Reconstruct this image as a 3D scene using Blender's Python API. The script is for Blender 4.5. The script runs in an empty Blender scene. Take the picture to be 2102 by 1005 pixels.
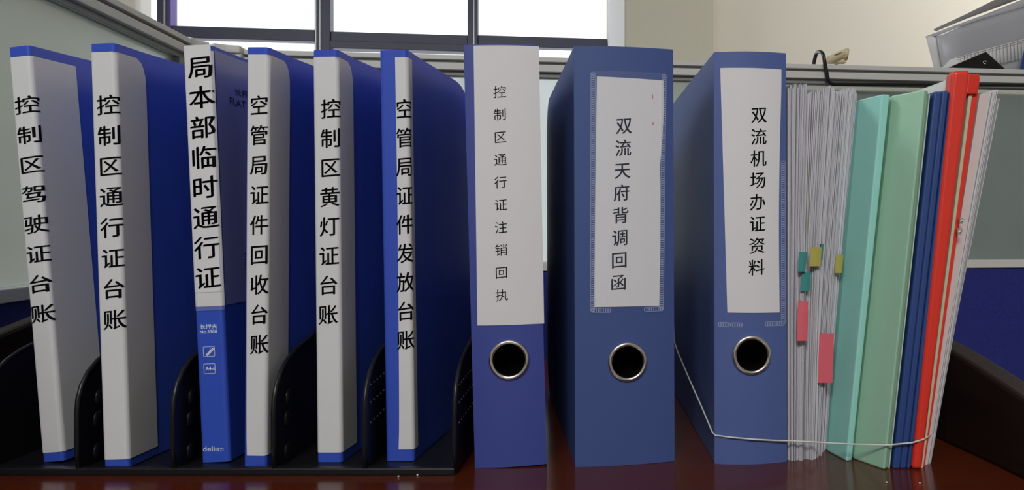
import bpy, bmesh, math, random
from mathutils import Vector, Matrix, Euler

random.seed(7)
SC = bpy.context.scene
COL = SC.collection
W_PX, H_PX, F_PX = 2102.0, 1005.0, 1600.0
VX, VY = 1312.0, 460.0            # where the camera's own axis meets the photograph
ZD = 0.75                         # desk top
ZC = ZD + 0.1824                  # camera height

# ------------------------------------------------------------------ camera, world, lamps, exposure
cam_d = bpy.data.cameras.new('camera')
cam_d.sensor_width = 36.0
cam_d.lens = 36.0 * F_PX / W_PX
cam_d.shift_x = -(VX - W_PX / 2) / W_PX
cam_d.shift_y = -(H_PX / 2 - VY) / W_PX
cam_d.clip_start = 0.02
cam_d.clip_end = 100
cam = bpy.data.objects.new('camera', cam_d)
cam.location = (0, 0, ZC)
cam.rotation_euler = (math.pi / 2, 0, 0)
COL.objects.link(cam)
SC.camera = cam

SC.view_settings.view_transform = 'Standard'
SC.view_settings.look = 'None'
SC.view_settings.gamma = 1
SC.view_settings.use_curve_mapping = False
SC.view_settings.exposure = 0.0

world = bpy.data.worlds.new('overcast_sky')
SC.world = world
world.use_nodes = True
bg = world.node_tree.nodes['Background']
bg.inputs[0].default_value = (0.93, 0.96, 1.0, 1)
bg.inputs[1].default_value = 1.5

TH = math.atan(0.1228)            # the room is turned a little against the camera
UC, US = math.cos(TH), math.sin(TH)


def UV(u, v, z=0.0):
    """room coordinates (u along the back partition, v away from the camera) to world"""
    return Vector((u * UC - v * US, u * US + v * UC, z))


def area(name, u, v, z, sx, sy, power, col, rot):
    d = bpy.data.lights.new(name, 'AREA')
    d.shape = 'RECTANGLE'
    d.size, d.size_y = sx, sy
    d.energy = power
    d.color = col
    o = bpy.data.objects.new(name, d)
    o.location = UV(u, v, z)
    o.rotation_euler = Euler((rot[0], rot[1], rot[2] + TH), 'XYZ')
    COL.objects.link(o)
    return o


area('ceiling_or_fill_light', -0.40, -1.9, 2.72, 1.3, 0.6, 72, (0.985, 0.985, 1.0), (math.radians(38), math.radians(-8), 0))
area('ceiling_or_fill_light', 2.75, 2.2, 2.72, 0.8, 0.5, 34, (1.0, 0.97, 0.93), (math.radians(50), math.radians(10), 0))
area('ceiling_or_fill_light', -1.9, 1.3, 2.72, 1.2, 0.5, 30, (0.95, 1.0, 0.99), (0, 0, 0))  # added fill, unseen above the next bay, to brighten the frosted side partition

# ------------------------------------------------------------------ pixel helpers (a point at a chosen real depth)


def PX(px, Y):
    return (px - VX) * Y / F_PX


def PZ(py, Y):
    return ZC + (VY - py) * Y / F_PX


def YB(py, z=ZD):
    """depth of a point at height z seen at row py below the horizon"""
    return (ZC - z) * F_PX / (py - VY)


def PV(px, py, v):
    """point seen at a pixel on the room plane v = const, as (u, v, z)"""
    a = (px - VX) / F_PX
    t = v / (UC - a * US)
    return (t * (a * UC + US), v, ZC + (VY - py) * t / F_PX)


# ------------------------------------------------------------------ materials
MATS = {}


def mat(name, col, rough=0.5, metal=0.0, spec=0.5, noise=None, bump=None, trans=0.0, coat=0.0):
    m = bpy.data.materials.new(name)
    m.use_nodes = True
    nt = m.node_tree
    b = nt.nodes['Principled BSDF']
    b.inputs['Base Color'].default_value = (*col, 1)
    b.inputs['Roughness'].default_value = rough
    b.inputs['Metallic'].default_value = metal
    b.inputs['Specular IOR Level'].default_value = spec
    b.inputs['Transmission Weight'].default_value = trans
    b.inputs['Coat Weight'].default_value = coat
    if noise or bump:
        tc = nt.nodes.new('ShaderNodeTexCoord')
    if noise:                     # (second colour, scale xyz, detail)
        c2, sc, det = noise
        mp = nt.nodes.new('ShaderNodeMapping')
        mp.inputs['Scale'].default_value = sc
        n = nt.nodes.new('ShaderNodeTexNoise')
        n.inputs['Scale'].default_value = 1
        n.inputs['Detail'].default_value = det
        mx = nt.nodes.new('ShaderNodeMix')
        mx.data_type = 'RGBA'
        mx.inputs[6].default_value = (*col, 1)
        mx.inputs[7].default_value = (*c2, 1)
        nt.links.new(tc.outputs['Object'], mp.inputs[0])
        nt.links.new(mp.outputs[0], n.inputs['Vector'])
        rp = nt.nodes.new('ShaderNodeMapRange')
        rp.inputs[1].default_value = 0.35
        rp.inputs[2].default_value = 0.65
        nt.links.new(n.outputs[0], rp.inputs[0])
        nt.links.new(rp.outputs[0], mx.inputs[0])
        nt.links.new(mx.outputs[2], b.inputs['Base Color'])
    if bump:                      # (scale xyz, strength, distance)
        sc, st, di = bump
        mp2 = nt.nodes.new('ShaderNodeMapping')
        mp2.inputs['Scale'].default_value = sc
        n2 = nt.nodes.new('ShaderNodeTexNoise')
        n2.inputs['Scale'].default_value = 1
        n2.inputs['Detail'].default_value = 3
        bp = nt.nodes.new('ShaderNodeBump')
        bp.inputs['Strength'].default_value = st
        bp.inputs['Distance'].default_value = di
        nt.links.new(tc.outputs['Object'], mp2.inputs[0])
        nt.links.new(mp2.outputs[0], n2.inputs['Vector'])
        nt.links.new(n2.outputs[0], bp.inputs['Height'])
        nt.links.new(bp.outputs[0], b.inputs['Normal'])
    MATS[name] = m
    return m


def translucent(m, col, fac):
    """thin plastic or paper that lets some light through"""
    nt = m.node_tree
    out = [n for n in nt.nodes if n.type == 'OUTPUT_MATERIAL'][0]
    b = nt.nodes['Principled BSDF']
    t = nt.nodes.new('ShaderNodeBsdfTranslucent')
    t.inputs[0].default_value = (*col, 1)
    mx = nt.nodes.new('ShaderNodeMixShader')
    mx.inputs[0].default_value = fac
    nt.links.new(b.outputs[0], mx.inputs[1])
    nt.links.new(t.outputs[0], mx.inputs[2])
    nt.links.new(mx.outputs[0], out.inputs[0])
    return m


def clear_film(name, tint, fac, rough=0.15):
    """clear plastic film: mostly see-through with a faint sheen"""
    m = bpy.data.materials.new(name)
    m.use_nodes = True
    nt = m.node_tree
    out = [n for n in nt.nodes if n.type == 'OUTPUT_MATERIAL'][0]
    b = nt.nodes['Principled BSDF']
    b.inputs['Base Color'].default_value = (*tint, 1)
    b.inputs['Roughness'].default_value = rough
    t = nt.nodes.new('ShaderNodeBsdfTransparent')
    mx = nt.nodes.new('ShaderNodeMixShader')
    mx.inputs[0].default_value = fac
    nt.links.new(t.outputs[0], mx.inputs[1])
    nt.links.new(b.outputs[0], mx.inputs[2])
    nt.links.new(mx.outputs[0], out.inputs[0])
    MATS[name] = m
    return m


M_wall = mat('painted_wall', (0.74, 0.71, 0.64), 0.85, bump=((60, 60, 60), 0.15, 0.002))
M_pier = mat('shade_tinted_wall_paint', (0.62, 0.60, 0.50), 0.85, bump=((60, 60, 60), 0.15, 0.002))  # wall paint tinted darker and olive, putting the pier's shade into its colour
M_white = mat('white_paint', (0.86, 0.86, 0.86), 0.8)
M_floor = mat('floor_vinyl', (0.22, 0.2, 0.19), 0.5, noise=((0.3, 0.27, 0.25), (3, 3, 3), 4))
M_ceil = mat('ceiling_tile', (0.8, 0.8, 0.79), 0.9, bump=((120, 120, 120), 0.3, 0.002))
M_frame = mat('dark_window_aluminium', (0.04, 0.043, 0.085), 0.4)
M_seal = mat('silver_window_track', (0.42, 0.43, 0.45), 0.35, metal=0.6)
M_purple = mat('violet_window_film_edge', (0.08, 0.035, 0.3), 0.4)
M_pane = clear_film('window_glass', (0.9, 0.95, 0.95), 0.05, 0.02)
M_alu = mat('partition_aluminium', (0.62, 0.62, 0.59), 0.5)
M_aludark = mat('partition_groove', (0.24, 0.245, 0.24), 0.5)
M_trim = mat('partition_middle_trim', (0.68, 0.67, 0.62), 0.45)
M_fabric = mat('blue_partition_fabric', (0.012, 0.018, 0.17), 0.85, noise=((0.016, 0.024, 0.2), (300, 300, 300), 2))
M_desk = mat('glossy_mahogany', (0.10, 0.018, 0.006), 0.17, noise=((0.085, 0.0155, 0.0057), (3, 60, 60), 5), spec=0.4)
M_deskside = mat('dark_mahogany_panel', (0.018, 0.008, 0.007), 0.5, spec=0.25, noise=((0.012, 0.006, 0.005), (3, 3, 70), 5))
M_rack = mat('black_rack_plastic', (0.010, 0.010, 0.012), 0.34, spec=0.4)
M_rackhole = mat('rack_perforation', (0.10, 0.10, 0.11), 0.35)
M_pp = translucent(mat('blue_folder_plastic', (0.06, 0.13, 0.66), 0.36), (0.04, 0.08, 0.9), 0.3)
M_pp2 = translucent(mat('blue_violet_folder_plastic', (0.05, 0.125, 0.68), 0.36), (0.10, 0.11, 0.6), 0.25)
M_binder = mat('blue_binder_vinyl', (0.054, 0.089, 0.26), 0.55, spec=0.35, bump=((700, 700, 700), 0.12, 0.0003))
M_binder2 = mat('deep_blue_binder_vinyl', (0.045, 0.066, 0.30), 0.42, bump=((700, 700, 700), 0.12, 0.0003))
M_binder3 = mat('mid_blue_binder_vinyl', (0.082, 0.122, 0.325), 0.55, spec=0.35, bump=((700, 700, 700), 0.12, 0.0003))
M_black = mat('black_lining', (0.003, 0.003, 0.0035), 0.9, spec=0.05)
M_steel = mat('polished_steel', (0.75, 0.74, 0.7), 0.22, metal=1.0)
M_label = mat('label_paper', (0.72, 0.71, 0.72), 0.7, bump=((25, 25, 14), 0.15, 0.003))
M_insert = mat('insert_paper', (0.70, 0.70, 0.70), 0.5)
M_ink = mat('black_ink', (0.004, 0.004, 0.0045), 0.9, spec=0.08)
M_inknavy = mat('navy_ink', (0.01, 0.012, 0.10), 0.6)
M_inkwhite = mat('white_ink', (0.72, 0.76, 0.86), 0.5)
M_redmark = mat('red_pen_mark', (0.5, 0.08, 0.09), 0.6)
M_film = clear_film('label_pocket_film', (0.55, 0.62, 0.8), 0.07, 0.12)
M_emboss = clear_film('pocket_weld', (0.6, 0.68, 0.85), 0.5, 0.3)
M_page = mat('plastic_pages', (0.45, 0.47, 0.52), 0.5)
M_paper = translucent(mat('office_paper', (0.64, 0.63, 0.68), 0.75), (0.6, 0.6, 0.64), 0.12)
M_paper2 = translucent(mat('office_paper_warm', (0.74, 0.73, 0.735), 0.75), (0.7, 0.7, 0.7), 0.12)
M_pink = translucent(mat('pinkish_sheet', (0.78, 0.66, 0.64), 0.6), (0.7, 0.55, 0.52), 0.15)
M_cream = mat('cream_card', (0.55, 0.53, 0.36), 0.7)
M_teal = mat('teal_tab', (0.035, 0.25, 0.24), 0.6)
M_olive = mat('olive_yellow_tab', (0.42, 0.38, 0.08), 0.6)
M_red_tab = mat('coral_red_tab', (0.72, 0.12, 0.16), 0.6)
M_greenA = mat('blue_green_card', (0.34, 0.72, 0.64), 0.45, bump=((60, 60, 22), 0.25, 0.002))
M_greenB = mat('pale_green_card', (0.36, 0.61, 0.44), 0.45, bump=((60, 60, 22), 0.25, 0.002))
M_navy = mat('navy_card', (0.012, 0.024, 0.10), 0.5)
M_bluefile = mat('blue_file_card', (0.022, 0.06, 0.22), 0.45)
M_red = mat('red_plastic_cover', (0.74, 0.036, 0.02), 0.4)
M_string = mat('white_elastic', (0.66, 0.68, 0.6), 0.6)
M_rod = mat('black_rod', (0.008, 0.008, 0.009), 0.25)
M_beige = mat('beige_band', (0.62, 0.53, 0.34), 0.6)
M_beigedark = mat('beige_band_slit', (0.16, 0.12, 0.06), 0.7)
M_greyplastic = mat('grey_white_sleeve', (0.40, 0.405, 0.44), 0.4, bump=((9, 9, 9), 0.3, 0.01))
M_greydark = mat('dark_grey_sheet', (0.2, 0.2, 0.2), 0.5)
M_cab = mat('grey_cabinet_steel', (0.42, 0.43, 0.42), 0.5)


def frosted():
    m = bpy.data.materials.new('frosted_greenish_glass')
    m.use_nodes = True
    nt = m.node_tree
    out = [n for n in nt.nodes if n.type == 'OUTPUT_MATERIAL'][0]
    b = nt.nodes['Principled BSDF']
    b.inputs['Base Color'].default_value = (0.5, 0.59, 0.565, 1)
    b.inputs['Roughness'].default_value = 0.55
    r = nt.nodes.new('ShaderNodeBsdfRefraction')
    r.inputs['Color'].default_value = (0.94, 0.965, 0.955, 1)
    r.inputs['Roughness'].default_value = 0.35
    r.inputs['IOR'].default_value = 1.12
    t = nt.nodes.new('ShaderNodeBsdfTranslucent')
    t.inputs[0].default_value = (0.66, 0.74, 0.71, 1)
    m1 = nt.nodes.new('ShaderNodeMixShader')
    m1.inputs[0].default_value = 0.4
    nt.links.new(b.outputs[0], m1.inputs[1])
    nt.links.new(t.outputs[0], m1.inputs[2])
    m2 = nt.nodes.new('ShaderNodeMixShader')
    m2.inputs[0].default_value = 0.6
    nt.links.new(m1.outputs[0], m2.inputs[1])
    nt.links.new(r.outputs[0], m2.inputs[2])
    nt.links.new(m2.outputs[0], out.inputs[0])
    return m


M_frost = frosted()

# ------------------------------------------------------------------ mesh and object helpers


class MB:
    def __init__(self):
        self.v, self.f, self.s = [], [], []

    def add(self, vs, fs, smooth=False, tf=None):
        k = len(self.v)
        for p in vs:
            p = Vector(p)
            self.v.append(tuple(tf @ p if tf is not None else p))
        for f in fs:
            self.f.append([k + i for i in f])
            self.s.append(smooth)

    def box(self, x0, x1, y0, y1, z0, z1, tf=None):
        v = [(x, y, z) for z in (z0, z1) for y in (y0, y1) for x in (x0, x1)]
        self.add(v, [(0, 2, 3, 1), (4, 5, 7, 6), (0, 1, 5, 4), (2, 6, 7, 3), (0, 4, 6, 2), (1, 3, 7, 5)], tf=tf)

    def loft(self, rings, smooth=False, closed=True, caps=True, tf=None):
        """rings: lists of equal length; each ring is a closed outline"""
        n = len(rings[0])
        vs = [p for r in rings for p in r]
        fs = []
        for i in range(len(rings) - 1):
            for j in range(n if closed else n - 1):
                a, b2 = i * n + j, i * n + (j + 1) % n
                fs.append((a, b2, b2 + n, a + n))
        if caps:
            fs.append(tuple(reversed(range(n))))
            fs.append(tuple(range((len(rings) - 1) * n, len(rings) * n)))
        self.add(vs, fs, smooth, tf)

    def tube(self, pts, r, n=8, smooth=True, closed=False, tf=None):
        pts = [Vector(p) for p in pts]
        m = len(pts)
        rings = []
        prev = None
        for i, p in enumerate(pts):
            if closed:
                d = pts[(i + 1) % m] - pts[i - 1]
            else:
                d = pts[min(i + 1, m - 1)] - pts[max(i - 1, 0)]
            d.normalize()
            up = prev if prev is not None else (Vector((0, 0, 1)) if abs(d.z) < 0.9 else Vector((1, 0, 0)))
            a = (up - d * up.dot(d)).normalized()
            prev = a
            b2 = d.cross(a)
            rings.append([p + (a * math.cos(2 * math.pi * k / n) + b2 * math.sin(2 * math.pi * k / n)) * r for k in range(n)])
        if closed:
            rings.append(rings[0])
        self.loft(rings, smooth, caps=not closed, tf=tf)

    def torus(self, c, R, r, axis='y', n=48, k=12, tf=None):
        pts = []
        for i in range(n):
            a = 2 * math.pi * i / n
            pts.append((c[0] + R * math.cos(a), c[1], c[2] + R * math.sin(a)))
        self.tube(pts, r, k, closed=True, tf=tf)

    def ell(self, c, rx, ry, rz, n=10, m=6, tf=None):
        rings = []
        for i in range(m + 1):
            t = math.pi * (i + 0.02) / (m + 0.04) - math.pi / 2
            rings.append([(c[0] + rx * math.cos(t) * math.cos(2 * math.pi * j / n), c[1] + ry * math.cos(t) * math.sin(2 * math.pi * j / n), c[2] + rz * math.sin(t)) for j in range(n)])
        self.loft(rings, True, tf=tf)

    def mesh(self, name, material):
        me = bpy.data.meshes.new(name)
        me.from_pydata([tuple(p) for p in self.v], [], self.f)
        me.polygons.foreach_set('use_smooth', self.s)
        bm = bmesh.new()
        bm.from_mesh(me)
        bmesh.ops.remove_doubles(bm, verts=bm.verts, dist=1e-6)
        bmesh.ops.recalc_face_normals(bm, faces=bm.faces)
        bm.to_mesh(me)
        bm.free()
        me.materials.append(material)
        return me

    def build(self, name, material, parent=None, bevel=0.0, seg=2, solid=0.0):
        o = bpy.data.objects.new(name, self.mesh(name, material))
        COL.objects.link(o)
        if parent is not None:
            o.parent = parent
        if solid:
            s = o.modifiers.new('solidify', 'SOLIDIFY')
            s.thickness = solid
            s.offset = -1
        if bevel:
            b = o.modifiers.new('bevel', 'BEVEL')
            b.width = bevel
            b.segments = seg
            b.limit_method = 'ANGLE'
            b.angle_limit = math.radians(40)
        return o


def tag(o, label=None, cat=None, group=None, kind=None):
    if label:
        o['label'] = label
    if cat:
        o['category'] = cat
    if group:
        o['group'] = group
    if kind:
        o['kind'] = kind
    return o


def thing(name, label, cat, loc, rot=(0, 0, 0), group=None):
    o = bpy.data.objects.new(name, None)
    o.location = loc
    o.rotation_euler = rot
    o.empty_display_size = 0.02
    COL.objects.link(o)
    return tag(o, label, cat, group)


def mat_of(o):
    return Matrix.LocRotScale(o.location, o.rotation_euler, None)


def to_local(root, px, py, y=0.0):
    """where the sight line through a pixel meets the thing's own plane y = const: (x, z)"""
    inv = mat_of(root).inverted()
    o = inv @ Vector((0, 0, ZC))
    d = (inv.to_3x3() @ Vector(((px - VX) / F_PX, 1.0, (VY - py) / F_PX)))
    t = (y - o.y) / d.y
    p = o + d * t
    return p.x, p.z


# lettering: glyph outlines taken from the default font, laid on the surface they are printed on
_font = bpy.data.curves.new('lettering_source', 'FONT')
_font.size = 1
_font.resolution_u = 4
_font_o = bpy.data.objects.new('lettering_source', _font)
COL.objects.link(_font_o)
_glyphs = {}


def glyph(s, weight=0.0):
    key = (s, weight)
    if key not in _glyphs:
        _font.body = s
        _font.offset = weight
        _font_o.update_tag()
        dg = bpy.context.evaluated_depsgraph_get()
        me = bpy.data.meshes.new_from_object(_font_o.evaluated_get(dg))
        bm = bmesh.new()
        bm.from_mesh(me)
        bmesh.ops.triangulate(bm, faces=bm.faces)
        for _ in range(3):
            es = [e for e in bm.edges if e.calc_length() > 0.06]
            bmesh.ops.subdivide_edges(bm, edges=es, cuts=1)
            bmesh.ops.triangulate(bm, faces=bm.faces)
        _glyphs[key] = ([v.co.copy() for v in bm.verts], [[v.index for v in f.verts] for f in bm.faces])
        bm.free()
        bpy.data.meshes.remove(me)
    return _glyphs[key]


def put_char(mb, ch, cx, cz, w, h, surf, slope=0.075, weight=0.0, dx=0.0):
    """one full-width character centred on (cx, cz) of a surface; strokes rise slightly to the right as in brush-like type,
    and a second pass a hair to each side makes the upright strokes bolder than the level ones"""
    vs, fs = glyph(ch)
    k = 1 / 0.93
    for ox, oy in (((-weight, -weight * .45), (weight, weight * .45)) if weight else ((0, 0),)):
        out = []
        for p in vs:
            gx, gy = p.x - 0.5 + ox, p.y - 0.38 + oy
            out.append(surf(cx + gx * w * k + dx * gy, cz + (gy + slope * gx) * h * k))
        mb.add(out, fs)


def put_line(mb, s, x0, z0, width, height, surf, weight=0.0):
    """a line of text whose box starts at (x0, z0)"""
    vs, fs = glyph(s, weight)
    xa, xb = min(p.x for p in vs), max(p.x for p in vs)
    ya, yb = min(p.y for p in vs), max(p.y for p in vs)
    mb.add([surf(x0 + (p.x - xa) / (xb - xa) * width, z0 + (p.y - ya) / (yb - ya) * height) for p in vs], fs)


def column(mb, root, text, p0, p1, wpx, hpx, surf, y=0.0, **kw):
    """text set downwards between the photographed centres of its first and last characters"""
    n = len(text)
    for i, ch in enumerate(text):
        t = i / (n - 1)
        px, py = p0[0] + (p1[0] - p0[0]) * t, p0[1] + (p1[1] - p0[1]) * t
        x, z = to_local(root, px, py, y)
        xa, za = to_local(root, px - wpx / 2, py + hpx / 2, y)
        xb, zb = to_local(root, px + wpx / 2, py - hpx / 2, y)
        put_char(mb, ch, x, z, xb - xa, zb - za, surf, **kw)


# ------------------------------------------------------------------ the room
def struct(name, mb, m, **kw):
    return tag(mb.build(name, m, **kw), kind='structure')


def uvbox(mb, u0, u1, v0, v1, z0, z1):
    vs = [UV(u, v, z) for z in (z0, z1) for v in (v0, v1) for u in (u0, u1)]
    mb.add(vs, [(0, 2, 3, 1), (4, 5, 7, 6), (0, 1, 5, 4), (2, 6, 7, 3), (0, 4, 6, 2), (1, 3, 7, 5)])


V_WIN, V_PIER = 4.2, 3.3
U_JAMB = PV(1283, 100, V_PIER)[0]
U_CORN = PV(1468, 100, V_PIER)[0]
UL, UR, VB, ZT = -3.2, 3.4, -3.0, 2.8
mb = MB(); uvbox(mb, UL - .2, UR + .2, VB - .2, V_WIN + .2, -0.1, 0); struct('floor', mb, M_floor)
mb = MB(); uvbox(mb, UL - .2, UR + .2, VB - .2, V_WIN + .2, ZT, ZT + .1); struct('ceiling', mb, M_ceil)
mb = MB(); uvbox(mb, UL - .15, UL, VB, V_WIN, 0, ZT); struct('wall_left', mb, M_wall)
mb = MB(); uvbox(mb, UR, UR + .15, VB, V_WIN, 0, ZT); struct('wall_right', mb, M_wall)
mb = MB(); uvbox(mb, UL, UR, VB - .15, VB, 0, ZT); struct('wall_rear', mb, M_wall)
mb = MB(); uvbox(mb, U_CORN, UR, V_PIER + .22, V_PIER + .4, 0, ZT); struct('wall_front', mb, M_wall)
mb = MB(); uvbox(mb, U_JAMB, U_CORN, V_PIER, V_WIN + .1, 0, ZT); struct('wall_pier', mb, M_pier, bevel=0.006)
mb = MB(); uvbox(mb, U_JAMB - .004, U_JAMB, V_PIER + .004, V_WIN - .06, 0.001, ZT - .001); struct('trim_1', mb, M_white)
U_WL = PV(286, 60, V_WIN)[0]
mb = MB(); uvbox(mb, UL, U_WL, V_WIN - .05, V_WIN + .12, 0.0, ZT); struct('wall_window', mb, M_wall)
mb = MB(); uvbox(mb, U_WL, U_JAMB, V_WIN - .03, V_WIN + .12, 0, 0.3); struct('wall_sill', mb, M_wall)

# window: dark aluminium frame with mullions, transom and clear panes
win = thing('window_1', None, None, UV(-1.0, V_WIN, 0.3))
tag(win, kind='structure')
WR = win.location.copy()


def wu(px):
    return PV(px, 80, V_WIN)[0]


def wz(px, py):
    return PV(px, py, V_WIN)[2]


def winpart(name, boxes, m, bev=0.003):
    mb = MB()
    for (u0, u1, v0, v1, z0, z1) in boxes:
        vs = [UV(u, v, z) - WR for z in (z0, z1) for v in (v0, v1) for u in (u0, u1)]
        mb.add(vs, [(0, 2, 3, 1), (4, 5, 7, 6), (0, 1, 5, 4), (2, 6, 7, 3), (0, 4, 6, 2), (1, 3, 7, 5)])
    return mb.build(name, m, win, bevel=bev)


UJ = U_JAMB - .004
m1a, m1b = wu(330), wu(358)
m2a, m2b = wu(650), wu(682)
m3a, m3b = wu(961), wu(982)
vf0, vf1 = V_WIN - .04, V_WIN + .03
tzl = (wz(480, 83), wz(480, 59))
tzm = (wz(800, 106), wz(800, 70.5))
tzr = (wz(1150, 101), wz(1150, 79.5))
winpart('mullion', [(m1a, m1b - .012, vf0, vf1, .3, ZT)], M_frame)
winpart('mullion', [(m2a, m2b, vf0, vf1, .3, ZT)], M_frame)
winpart('mullion', [(m3a, m3b, vf0, vf1, .3, ZT)], M_frame)
winpart('track', [(m1a + .034, m1a + .042, vf0 - .006, vf0, .3, ZT)], M_seal, 0)
winpart('film_edge', [(m1b - .012, m1b, vf0, vf1, .3, ZT)], M_purple, 0)
winpart('track', [(m2a + .006, m2a + .011, vf0 - .006, vf0, .3, ZT)], M_seal, 0)
winpart('track', [(m2a + .026, m2a + .031, vf0 - .006, vf0, .3, ZT)], M_seal, 0)
winpart('track', [(m3b - .022, m3b - .017, vf0 - .006, vf0, .3, ZT)], M_seal, 0)
winpart('transom', [(m1b, m2a, vf0 + .01, vf1, *tzl)], M_frame)
winpart('transom', [(m2b, m3a, vf0 - .01, vf1, tzm[0], tzm[1] - .052), (m2b, m3a, vf0 + .01, vf1, tzm[1] - .052, tzm[1])], M_frame)
winpart('transom', [(m3b, UJ, vf0 + .01, vf1, *tzr)], M_frame)
winpart('transom', [(U_WL, m1a, vf0 + .01, vf1, *tzl)], M_frame)
winpart('frame', [(U_WL, UJ, vf0, vf1, .3, .36), (U_WL, UJ, vf0, vf1, ZT - .06, ZT)], M_frame)
for (a, b2) in ((U_WL, m1a), (m1b, m2a), (m2b, m3a), (m3b, UJ)):
    winpart('pane', [(a, b2, V_WIN + .004, V_WIN + .010, .36, ZT - .06)], M_pane, 0)

# ------------------------------------------------------------------ cubicle partitions
V_PB = 1.187                      # face of the rear partition
U_PL = -0.476                     # face of the side partition
ZR = ZC + 0.2525                  # top of the rails
Z_T1, Z_T0 = ZC - 0.0578, ZC - 0.0706


def rail_profile(t=0.038):
    """(outwards, height) section of the grooved top rail"""
    return [(0, ZR), (0, ZR - .0072), (-.007, ZR - .0072), (-.007, ZR - .0117), (0, ZR - .0117), (0, ZR - .0222),
            (-.009, ZR - .0222), (-.009, ZR - .029), (-t + .009, ZR - .029), (-t + .009, ZR - .0222), (-t, ZR - .0222),
            (-t, ZR - .0117), (-t + .007, ZR - .0117), (-t + .007, ZR - .0072), (-t, ZR - .0072), (-t, ZR)]


def partition(name, label, a, b2, out):
    """a, b2: (u, v) ends on the visible face; out: unit (u, v) towards the viewer"""
    base = UV(*a)
    root = thing(name, label, 'partition', base)
    tag(root, kind='thing')

    def strip(prof, mname, m, bevel=0.0008, e0=0.0, e1=0.0):
        mbx = MB()
        L = math.hypot(b2[0] - a[0], b2[1] - a[1])
        rings = []
        for s in (e0 / L, 1 - e1 / L):
            p = (a[0] + (b2[0] - a[0]) * s, a[1] + (b2[1] - a[1]) * s)
            rings.append([UV(p[0] + out[0] * n, p[1] + out[1] * n, z) - base for n, z in prof])
        mbx.loft(rings)
        return mbx.build(mname, m, root, bevel=bevel)

    strip(rail_profile(), 'top_rail', M_alu)
    strip([(-.0062, ZR - .0073), (-.0062, ZR - .0116), (-.0068, ZR - .0116), (-.0068, ZR - .0073)], 'rail_groove', M_aludark, 0)
    strip([(-.0072, ZR - .0223), (-.0072, ZR - .0290), (-.0088, ZR - .0290), (-.0088, ZR - .0223)], 'rail_lip_shade', M_aludark, 0)  # dark strip under the lower bar, the lip's shade put into its colour
    strip([(-.012, ZR - .0292), (-.020, ZR - .0292), (-.020, Z_T1 - .001), (-.012, Z_T1 - .001)], 'frosted_panel', M_frost, 0)
    strip([(0, Z_T1), (0, Z_T0), (-.036, Z_T0), (-.036, Z_T1)], 'middle_trim', M_trim, 0.001)
    strip([(-.003, Z_T0), (-.003, .09), (-.034, .09), (-.034, Z_T0)], 'fabric_panel', M_fabric, 0.003)
    strip([(-.001, .09), (-.001, 0.0), (-.036, 0.0), (-.036, .09)], 'base_rail', M_alu, 0.001)
    return root, strip


rear, rstrip = partition('cubicle_partition', 'grey railed partition with frosted glass and blue fabric standing behind the files',
                         (U_PL + .046, V_PB), (1.15, V_PB), (0, -1))
side, sstrip = partition('cubicle_partition', 'side partition with greenish frosted glass running past the first folder',
                         (U_PL, V_PB - .060), (U_PL, -0.1), (1, 0))
# end stile of the side partition's glass and the corner post with its two curved caps
mb = MB()
vs = [UV(u, v, z) - side.location for z in (0.09, ZR - .03) for v in (V_PB - .085, V_PB - .0605) for u in (U_PL - .022, U_PL - .004)]
mb.add(vs, [(0, 2, 3, 1), (4, 5, 7, 6), (0, 1, 5, 4), (2, 6, 7, 3), (0, 4, 6, 2), (1, 3, 7, 5)])
mb.build('end_stile', M_aludark, side)
post = thing('corner_post', 'rounded grey corner post joining the two partition rails', 'post', UV(U_PL, V_PB))
tag(post, kind='thing')


def post_sector(mbx, r0, r1, z0, z1, a0, a1, n=14):
    cu, cv = U_PL + .046, V_PB - .060
    ring_b = [(cu + r1 * math.cos(a0 + (a1 - a0) * i / n), cv + r1 * math.sin(a0 + (a1 - a0) * i / n)) for i in range(n + 1)]
    ring_b += [(cu + r0 * math.cos(a1 - (a1 - a0) * i / n), cv + r0 * math.sin(a1 - (a1 - a0) * i / n)) for i in range(n + 1)]
    mbx.loft([[UV(u, v, z) - post.location for u, v in ring_b] for z in (z0, z1)])


mb = MB(); post_sector(mb, .050, .082, 0.0, ZR - .008, math.pi / 2, math.pi)
mb.build('post_body', M_alu, post, bevel=0.0008)
mb = MB(); post_sector(mb, .046, .085, ZR - .0085, ZR + .003, math.pi / 2, math.pi * .735)
post_sector(mb, .046, .085, ZR - .0085, ZR + .003, math.pi * .765, math.pi)
mb.build('cap', M_alu, post, bevel=0.003, seg=3)
mb = MB()
for f in (.56, .66, .84, .94):
    a0 = math.pi * f
    post_sector(mb, .0485, .052, ZR - .032, ZR - .010, a0 - .05, a0 + .05, 3)
mb.build('slot', M_aludark, post)

# ------------------------------------------------------------------ the desk
desk = thing('desk', 'glossy reddish mahogany desk the rack and binders stand on', 'desk', (0, 0.55, 0))
DL = desk.location
mb = MB()
mb.loft([[(-.505, -.28, ZD - .028), (.42, -.28, ZD - .028), (.31, .50, ZD - .028), (-.60, .50, ZD - .028)],
         [(-.505, -.28, ZD), (.42, -.28, ZD), (.31, .50, ZD), (-.60, .50, ZD)]])
mb.build('desktop', M_desk, desk, bevel=0.003)


def side_board(name, pts, th, sign):
    """raised board along the desk's edge; pts: (x, y, height) along its inner face"""
    mbx = MB()
    rings = []
    for x, y, h in pts:
        p = Vector((x, y, 0)) - Vector((DL.x, DL.y, 0))
        q = p + Vector((sign * th, 0, 0))
        rings.append([(p.x, p.y, ZD), (p.x, p.y, ZD + h), (q.x, q.y, ZD + h), (q.x, q.y, ZD)])
    mbx.loft(rings)
    return mbx.build(name, M_deskside, desk, bevel=0.003, seg=2)


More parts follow.
